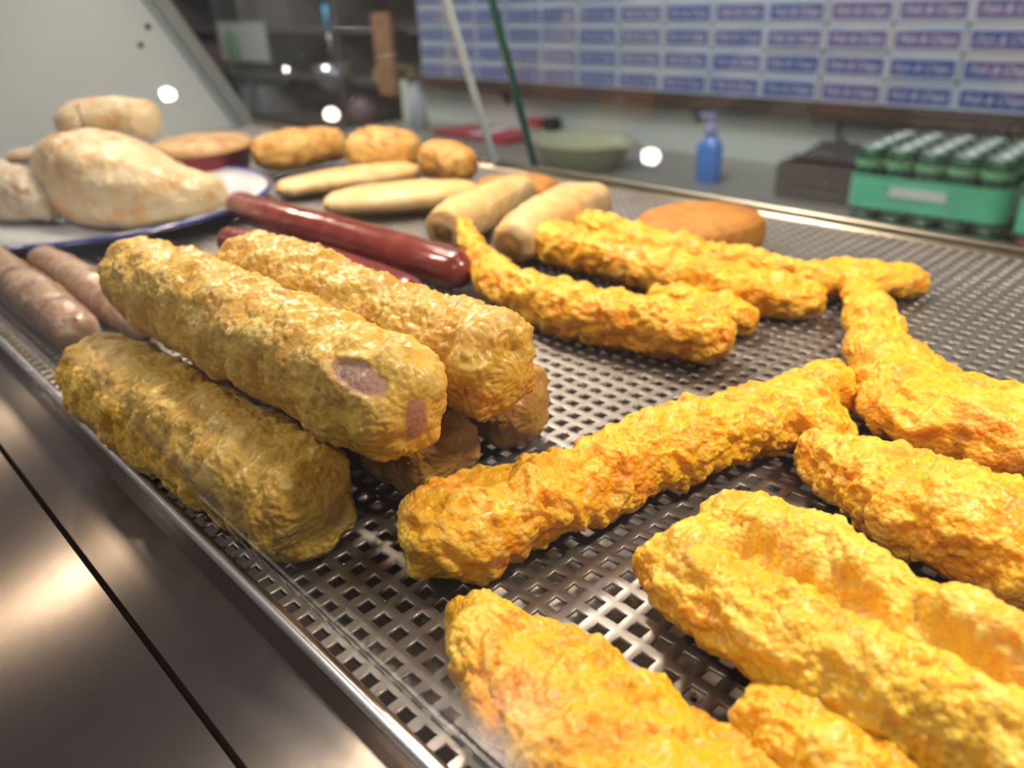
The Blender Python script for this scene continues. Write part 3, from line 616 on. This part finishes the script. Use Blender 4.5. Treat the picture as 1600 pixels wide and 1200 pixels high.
structure('wall_left', MB().box((-9.5, 3.55, -1.8), (-3.3, 3.61, 1.6)), M_dwall)
structure('floor', MB().box((-9.5, -2.5, -1.06), (2.2, 3.6, -1.0)), plain('floor_tile', (.18, .15, .13), .5))
bench = empty('back_bench', (-.9, 1.9, -1.0)); tag(bench, 'grey work bench behind the display cabinet carrying cans and bottle', 'bench')
MB().box((-2.3, -.75, .545), (2.3, .565, .585)).build('bench_top', M_bench, bench, bevel=.004)
for x, y in ((-2.2, -.65), (2.2, -.65), (-2.2, .5), (2.2, .5)): MB().box((x - .03, y - .03, 0), (x + .03, y + .03, .545)).build('leg', M_post, bench)
# shelf with the printed boxes
BX, BY, BZ0, BW, BH = -2.038, 2.413, -.2013, .2, .0749
shelf = empty('box_shelf', (-1.3, 2.6, BZ0 - .035)); tag(shelf, 'dark brown wall shelf carrying rows of printed boxes', 'shelf')
MB().box((-1.85, -.20, -.012), (2.2, .2, .033)).build('shelf_board', M_shelf, shelf, bevel=.003)
for x in (-1.2, -.2, .8, 1.8): MB().add([(x - .01, -.19, 0), (x + .01, -.19, 0), (x + .01, -.13, 0), (x - .01, -.13, 0), (x - .01, -.13, -.07), (x + .01, -.13, -.07)], [(0, 1, 2, 3), (3, 2, 5, 4), (0, 4, 5, 1), (0, 3, 4), (1, 5, 2)]).build('bracket', M_shelf, shelf)
bmesh_box = MB().box((-BW / 2 + .0015, 0, .001), (BW / 2 - .0015, .3, BH - .001)).mesh('box_body', M_card, False, .003)
pb = MB().add([(-.088, -.0008, .012), (.088, -.0008, .012), (.088, -.0008, .058), (-.088, -.0008, .058), (-.088, .0005, .012), (.088, .0005, .012), (.088, .0005, .058), (-.088, .0005, .058)],
              [(0, 1, 2, 3), (0, 4, 5, 1), (1, 5, 6, 2), (2, 6, 7, 3), (3, 7, 4, 0)]).mesh('blue_panel', M_bluep)
tcv = bpy.data.curves.new('lettering', 'FONT'); tcv.body = 'Fish & Chips'; tcv.size = .030; tcv.shear = .25; tcv.align_x = 'CENTER'; tcv.align_y = 'CENTER'; tcv.extrude = .0003
to = bpy.data.objects.new('lettering_source', tcv); COL.objects.link(to); bpy.context.view_layer.update()
tm = bpy.data.meshes.new_from_object(to.evaluated_get(bpy.context.evaluated_depsgraph_get())); tm.materials.clear(); tm.materials.append(M_white); tm.name = 'lettering'
bpy.data.objects.remove(to)
random.seed(5)
ORD = ['first', 'second', 'third', 'fourth', 'fifth', 'sixth', 'seventh', 'eighth', 'ninth', 'tenth', 'eleventh', 'twelfth', 'thirteenth', 'fourteenth']
def px_of(P):
    d = RM @ (np.array(P) / S - CAM_U); return 800 + F_PX * d[0] / d[2], 600 - F_PX * d[1] / d[2]
for k in range(6):
    cnt = 0
    for n in range(8, -6, -1):
        x_, y_ = px_of((BX + n * BW, BY, BZ0 + k * BH))
        if x_ > 1590 or y_ < 6: continue
        lab = 'white printed takeaway box, %s row up from the shelf, %s counting from the right' % (ORD[k], ORD[cnt]); cnt += 1
        e = link('takeaway_box', bmesh_box, None, (BX + (n + .5) * BW + random.uniform(-.001, .001), BY + random.uniform(-.003, .006), BZ0 + k * BH))
        tag(e, lab, 'box', 'printed takeaway boxes on the shelf')
        link('blue_panel', pb, e); t_ = link('lettering', tm, e, (0, -.0014, .035), (math.pi / 2, 0, 0))
# blue soap bottle
sb = empty('soap_bottle', (-1.211, 2.1, BZ)); tag(sb, 'blue pump soap bottle standing on the bench', 'soap bottle')
MB().lathe([(0, 0), (.038, 0), (.043, .006), (.043, .105), (.036, .125), (.018, .138), (.016, .15), (0, .15)], 28, sy=.7).build('bottle_body', plain('blue_liquid_bottle', (.045, .23, .72), .15, 0, .5, .3), sb, True)
MP = plain('pump_lilac', (.34, .36, .66), .3)
MB().lathe([(0, .148), (.019, .148), (.019, .168), (.012, .172), (.006, .176), (.006, .195), (0, .195)], 20).build('collar', MP, sb, True)
MB().lathe([(0, .193), (.013, .193), (.013, .205), (0, .207)], 16).box((-.045, -.006, .195), (0, .006, .204)).build('pump_head', MP, sb, True)
# can packs: 4 x 6 cans in green shrink wrap, two layers
M_canG = plain('dark_green_can', (.014, .115, .05), .25, .3, .5, .3)
M_canT = plain('can_lid_metal', (.50, .56, .53), .45, .8)
M_wrap = plain('green_wrap', (.10, .56, .33), .3, 0, .5, .2, (25, .25))
M_wlab = plain('white_wrap_print', (.62, .70, .66), .4)
M_canR = plain('red_can', (.34, .015, .03), .25, .3, .5, .3)
CR, CH = .029, .129
def sc_(pr): return [(r * CR / .033, z * CH / .155) for r, z in pr]
CP = sc_([(0, 0), (.024, 0), (.030, .008), (.033, .014), (.033, .132), (.028, .148), (.0265, .152)])
cb = MB().lathe(CP, 20)
me_body = cb.mesh('can_body', M_canG, True); me_lid = MB().lathe(sc_([(.0265, .152), (.0265, .155), (.024, .154), (.023, .149), (0, .149)]), 20).mesh('lid', M_canT, True)
me_bodyR = MB().lathe(CP, 20).mesh('can_body', M_canR, True)
M_stripe = plain('pale_green_can_stripe', (.20, .48, .24), .3)
me_band = MB().lathe(sc_([(.0334, .112), (.0334, .126)]), 20).mesh('stripe', M_stripe, True)
def can_pack(loc, rz, label, z0, bodyme):
    p_ = empty('can_pack', (loc[0], loc[1], z0), (0, 0, rz)); tag(p_, label, 'can pack', 'shrink-wrapped can packs on the bench')
    for i in range(5):
        for j in range(4):
            c_ = link('can', bodyme, p_, ((i - 2) * 2 * CR, (j - 1.5) * 2 * CR, 0)); link('lid', me_lid, c_)
            if j == 0 or i in (0, 4): link('stripe', me_band, c_)
    w, d = 5 * CR + .002, 4 * CR + .002
    wr = MB(); pts = []
    for (sx, sy) in ((1, -1), (1, 1), (-1, 1), (-1, -1)):
        for a in np.linspace(0, math.pi / 2, 6):
            q = {(1, -1): -math.pi / 2, (1, 1): 0, (-1, 1): math.pi / 2, (-1, -1): math.pi}[(sx, sy)] + a
            pts.append((sx * (w - CR) + (CR + .001) * math.cos(q), sy * (d - CR) + (CR + .001) * math.sin(q)))
    n = len(pts); v = [(x, y, z) for z in (.012, .016, .068, .076) for x, y in pts]
    wr.add(v, [(r * n + i, r * n + (i + 1) % n, (r + 1) * n + (i + 1) % n, (r + 1) * n + i) for r in range(3) for i in range(n)])
    wo = wr.build('plastic_wrap', M_wrap, p_, True)
    MB().box((-.06, -d - .0035, .040), (.045, -d - .0018, .060)).build('white_print', M_wlab, wo)
    return p_
CY = 1.55; c1 = G(1437, 290, CY); CT = CH + .001; CD = 4 * CR + .005
can_pack((c1[0], CY + CD), .05, 'green shrink-wrapped can pack on top of the stack beside the dark carton', BZ + CT, me_body)
can_pack((c1[0], CY + CD), .05, 'green can pack at the bottom of the stack beside the dark carton', BZ, me_body)
can_pack((c1[0] + .318, CY + CD - .02), .05, 'green can pack above the red cans, cut by the frame', BZ + CT, me_body)
can_pack((c1[0] + .318, CY + CD - .02), .05, 'red can pack at the bottom under the green one, cut by the frame', BZ, me_bodyR)
# dark box on the bench
bo = G(1300, 262, 2.1)
db = empty('cardboard_box', (bo[0], 2.17, BZ)); tag(db, 'dark brown cardboard box on the bench beside the can stack', 'box')
Mdb = plain('dark_cardboard', (.09, .072, .058), .7, 0, .3, 0, (30, .2))
MB().box((-.14, -.12, 0), (.30, .16, .10)).build('carton', Mdb, db, bevel=.004)
for sx in (-1, 1): MB().add([(-.14, .02, .10), (.30, .02, .10), (.30, .02 + sx * .13, .12), (-.14, .02 + sx * .13, .12)], [(0, 1, 2, 3)]).build('flap', Mdb, db, recalc=False)
# hook under the shelf
hk = G(1312, 175, 2.42)
tag(MB().tube([(0, 0, 0), (0, 0, -.05), (.004, 0, -.075), (.018, 0, -.085), (.028, 0, -.07)], .006, 8).build('wall_hook', M_shelf, None, True, loc=(hk[0], 2.43, BZ0 - .035)), 'dark hook hanging under the brown shelf', 'hook')
# tub, red board, red handled brush
tb = G(880, 262, 1.95)
tub = empty('plastic_tub', (tb[0], 2.05, BZ)); tag(tub, 'olive green plastic tub on the bench', 'tub')
M_tub = plain('olive_tub', (.46, .47, .30), .4, 0, .4)
MB().lathe([(0, .004), (.13, .0), (.19, .085), (.20, .09), (.195, .098), (.18, .085), (.125, .01), (0, .01)], 40, sy=.8).build('bowl', M_tub, tub, True)
for sx in (-1, 1): MB().tube([(sx * .195, -.04, .09), (sx * .225, -.03, .095), (sx * .225, .03, .095), (sx * .195, .04, .09)], .007, 8).build('handle', M_tub, tub, True)
M_red = plain('red_plastic', (.48, .04, .06), .4)
ra, rb = G(705, 232, 2.3), G(818, 205, 2.3)
bd = empty('cutting_board', ((ra[0] + rb[0]) / 2, 2.31, BZ)); tag(bd, 'red cutting board lying at the far end of the bench', 'cutting board')
MB().box((-.24, -.12, .002), (.24, .12, .020)).build('board', M_red, bd, bevel=.004)
MB().box((-.02, -.09, .0199), (.06, .09, .0215)).build('pale_cloth_strip', M_white, bd)
br = G(850, 202, 2.45)
bh = empty('scrub_brush', (br[0], 2.43, BZ)); tag(bh, 'red handled scrubbing brush against the wall', 'brush')
MB().box((-.07, -.02, .04), (.03, .02, .075)).build('handle', M_red, bh, bevel=.008); MB().box((.03, -.025, .0), (.10, .025, .08)).build('bristles', M_dirt, bh, bevel=.004)
# far left: dark shelving with clutter
su = empty('storage_shelf', (-5.0, 3.3, -1.0)); tag(su, 'dark storage shelving unit against the far wall', 'shelf')
M_su = plain('dark_shelving', (.10, .085, .08), .5, 0, .4, 0, (8, .3))
for z in (.30, .62, .94, 1.26): MB().box((-2.6, -.2, z), (1.5, .2, z + .03)).build('shelf_board', M_su, su)
for x in (-2.58, -1.2, .15, 1.48): MB().box((x - .02, -.2, 0), (x + .02, .2, 1.7)).build('upright', M_su, su)
def clutter(name, label, cat, px, py, zs, w, d, h, col, shape='box', y=3.25):
    g = G(px, py, y); m = plain(name + '_col', col, .5, 0, .4, 0, (12, .25))
    e = empty(name, (g[0], y, zs)); tag(e, label, cat)
    if shape == 'box':
        MB().box((-w / 2, -d / 2, 0), (w / 2, d / 2, h * .9)).build('carton', m, e, bevel=.008); MB().box((-w / 2 - .004, -d / 2 - .004, h * .88), (w / 2 + .004, d / 2 + .004, h)).build('lid', m, e, bevel=.006)
    else:
        MB().lathe([(0, 0), (w / 2, 0), (w / 2, h * .7), (w / 5, h * .85), (w / 5, h * .95), (0, h * .95)], 20).build('bottle_body', m, e, True); MB().lathe([(0, h * .94), (w / 4, h * .94), (w / 4, h), (0, h)], 16).build('cap', m, e, True)
    return e
clutter('storage_tub', 'grey storage tub on the dark shelving', 'tub', 420, 140, -.67, .42, .3, .2, (.22, .22, .25))
clutter('carton', 'brown carton on the dark shelving', 'box', 350, 100, -.35, .36, .3, .2, (.14, .10, .08))
clutter('storage_tin', 'purple grey tin on the dark shelving', 'tin', 570, 150, -.67, .26, .26, .22, (.16, .10, .12), 'bottle')
clutter('sauce_bottle', 'white sauce bottle standing at the far end of the bench', 'bottle', 655, 188, BZ, .085, .085, .20, (.60, .66, .70), 'bottle', 2.28)
clutter('olive_carton', 'olive yellow carton on the dark shelving', 'box', 640, 145, -.355, .42, .25, .09, (.36, .34, .16), 'box', 3.2)
clutter('dark_carton', 'dark carton on the top of the shelving', 'box', 460, 60, -.03, .5, .3, .22, (.10, .09, .09))
g = G(370, 62, 3.0)
nt_ = empty('notice_board', (g[0], 3.05, g[2] - .12)); tag(nt_, 'pale notice board with a green mark hanging before the dark shelving', 'notice')
MB().box((-.42, 0, -.04), (.36, .02, .24)).build('board', plain('pale_notice', (.40, .42, .40), .6), nt_, bevel=.004)
MB().lathe([(0, 0), (.13, 0), (.12, .006), (0, .006)], 20).build('green_mark', plain('green_mark', (.13, .30, .14), .6), nt_, True, loc=(-.2, -.001, .06), rot=(math.pi / 2, 0, 0))
g = G(600, 70, 3.0)
wb = empty('wooden_board', (g[0], 3.0, g[2] - .30)); tag(wb, 'tall brown wooden board standing left of the boxes', 'board')
MB().box((-.10, -.012, 0), (.10, .012, .48)).build('board', plain('brown_wood', (.28, .15, .07), .5, 0, .4, 0, (10, .3)), wb, bevel=.01)
MB().tube([(0, -.014, .43), (0, .014, .43)], .014, 12).build('hanging_hole', M_dirt, wb)
g = G(512, 40, 2.8)
la = empty('hanging_ladle', (g[0], 2.8, g[2] - .18)); tag(la, 'steel ladle with a bright blue handle hanging above the shelving', 'ladle')
M_lad = plain('ladle_steel', (.45, .45, .48), .25, .9)
MB().tube([(0, 0, .16), (0, 0, .02), (.01, 0, -.04)], .008, 8).build('shaft', M_lad, la, True)
MB().tube([(0, 0, .30), (0, 0, .15)], .016, 10).build('handle', plain('blue_handle', (.05, .38, .62), .3), la, True)
MB().lathe([(0, -.21), (.06, -.20), (.115, -.14), (.13, -.04), (.12, -.04), (.10, -.135), (0, -.19)], 24).build('bowl', M_lad, la, True)

# ------------------------------------------------------------------ ceiling downlights of the shop, seen mirrored in the front glass
M_lamp = emit('downlight_glow', (1.0, .93, .80), 60)
for (px, py, rad, where) in ((262, 147, .021, 'above the pie'), (518, 178, .024, 'above the fried dim sims'), (1017, 243, .030, 'beside the soap bottle'), (447, 108, .008, 'faintly before the dark shelving')):
    t_, q, nrm = on_glass(px, py)
    nrm = nrm / np.linalg.norm(nrm); d = q - CAM_U; d = d / np.linalg.norm(d); rdir = d - 2 * (d @ nrm) * nrm
    L_ = 2.6; pos = q * S + rdir * L_
    dl = empty('ceiling_downlight', pos, Vector(-rdir).to_track_quat('Z', 'Y').to_euler()); tag(dl, 'round shop downlight mirrored in the front glass ' + where, 'downlight', 'shop downlights')
    MB().lathe([(0, .002), (rad, .002)], 24).build('lamp_face', M_lamp, dl, recalc=False)
    MB().lathe([(rad, .0), (rad, .006), (rad + .012, .006), (rad + .014, -.05), (0, -.05)], 24).build('housing', M_post, dl)
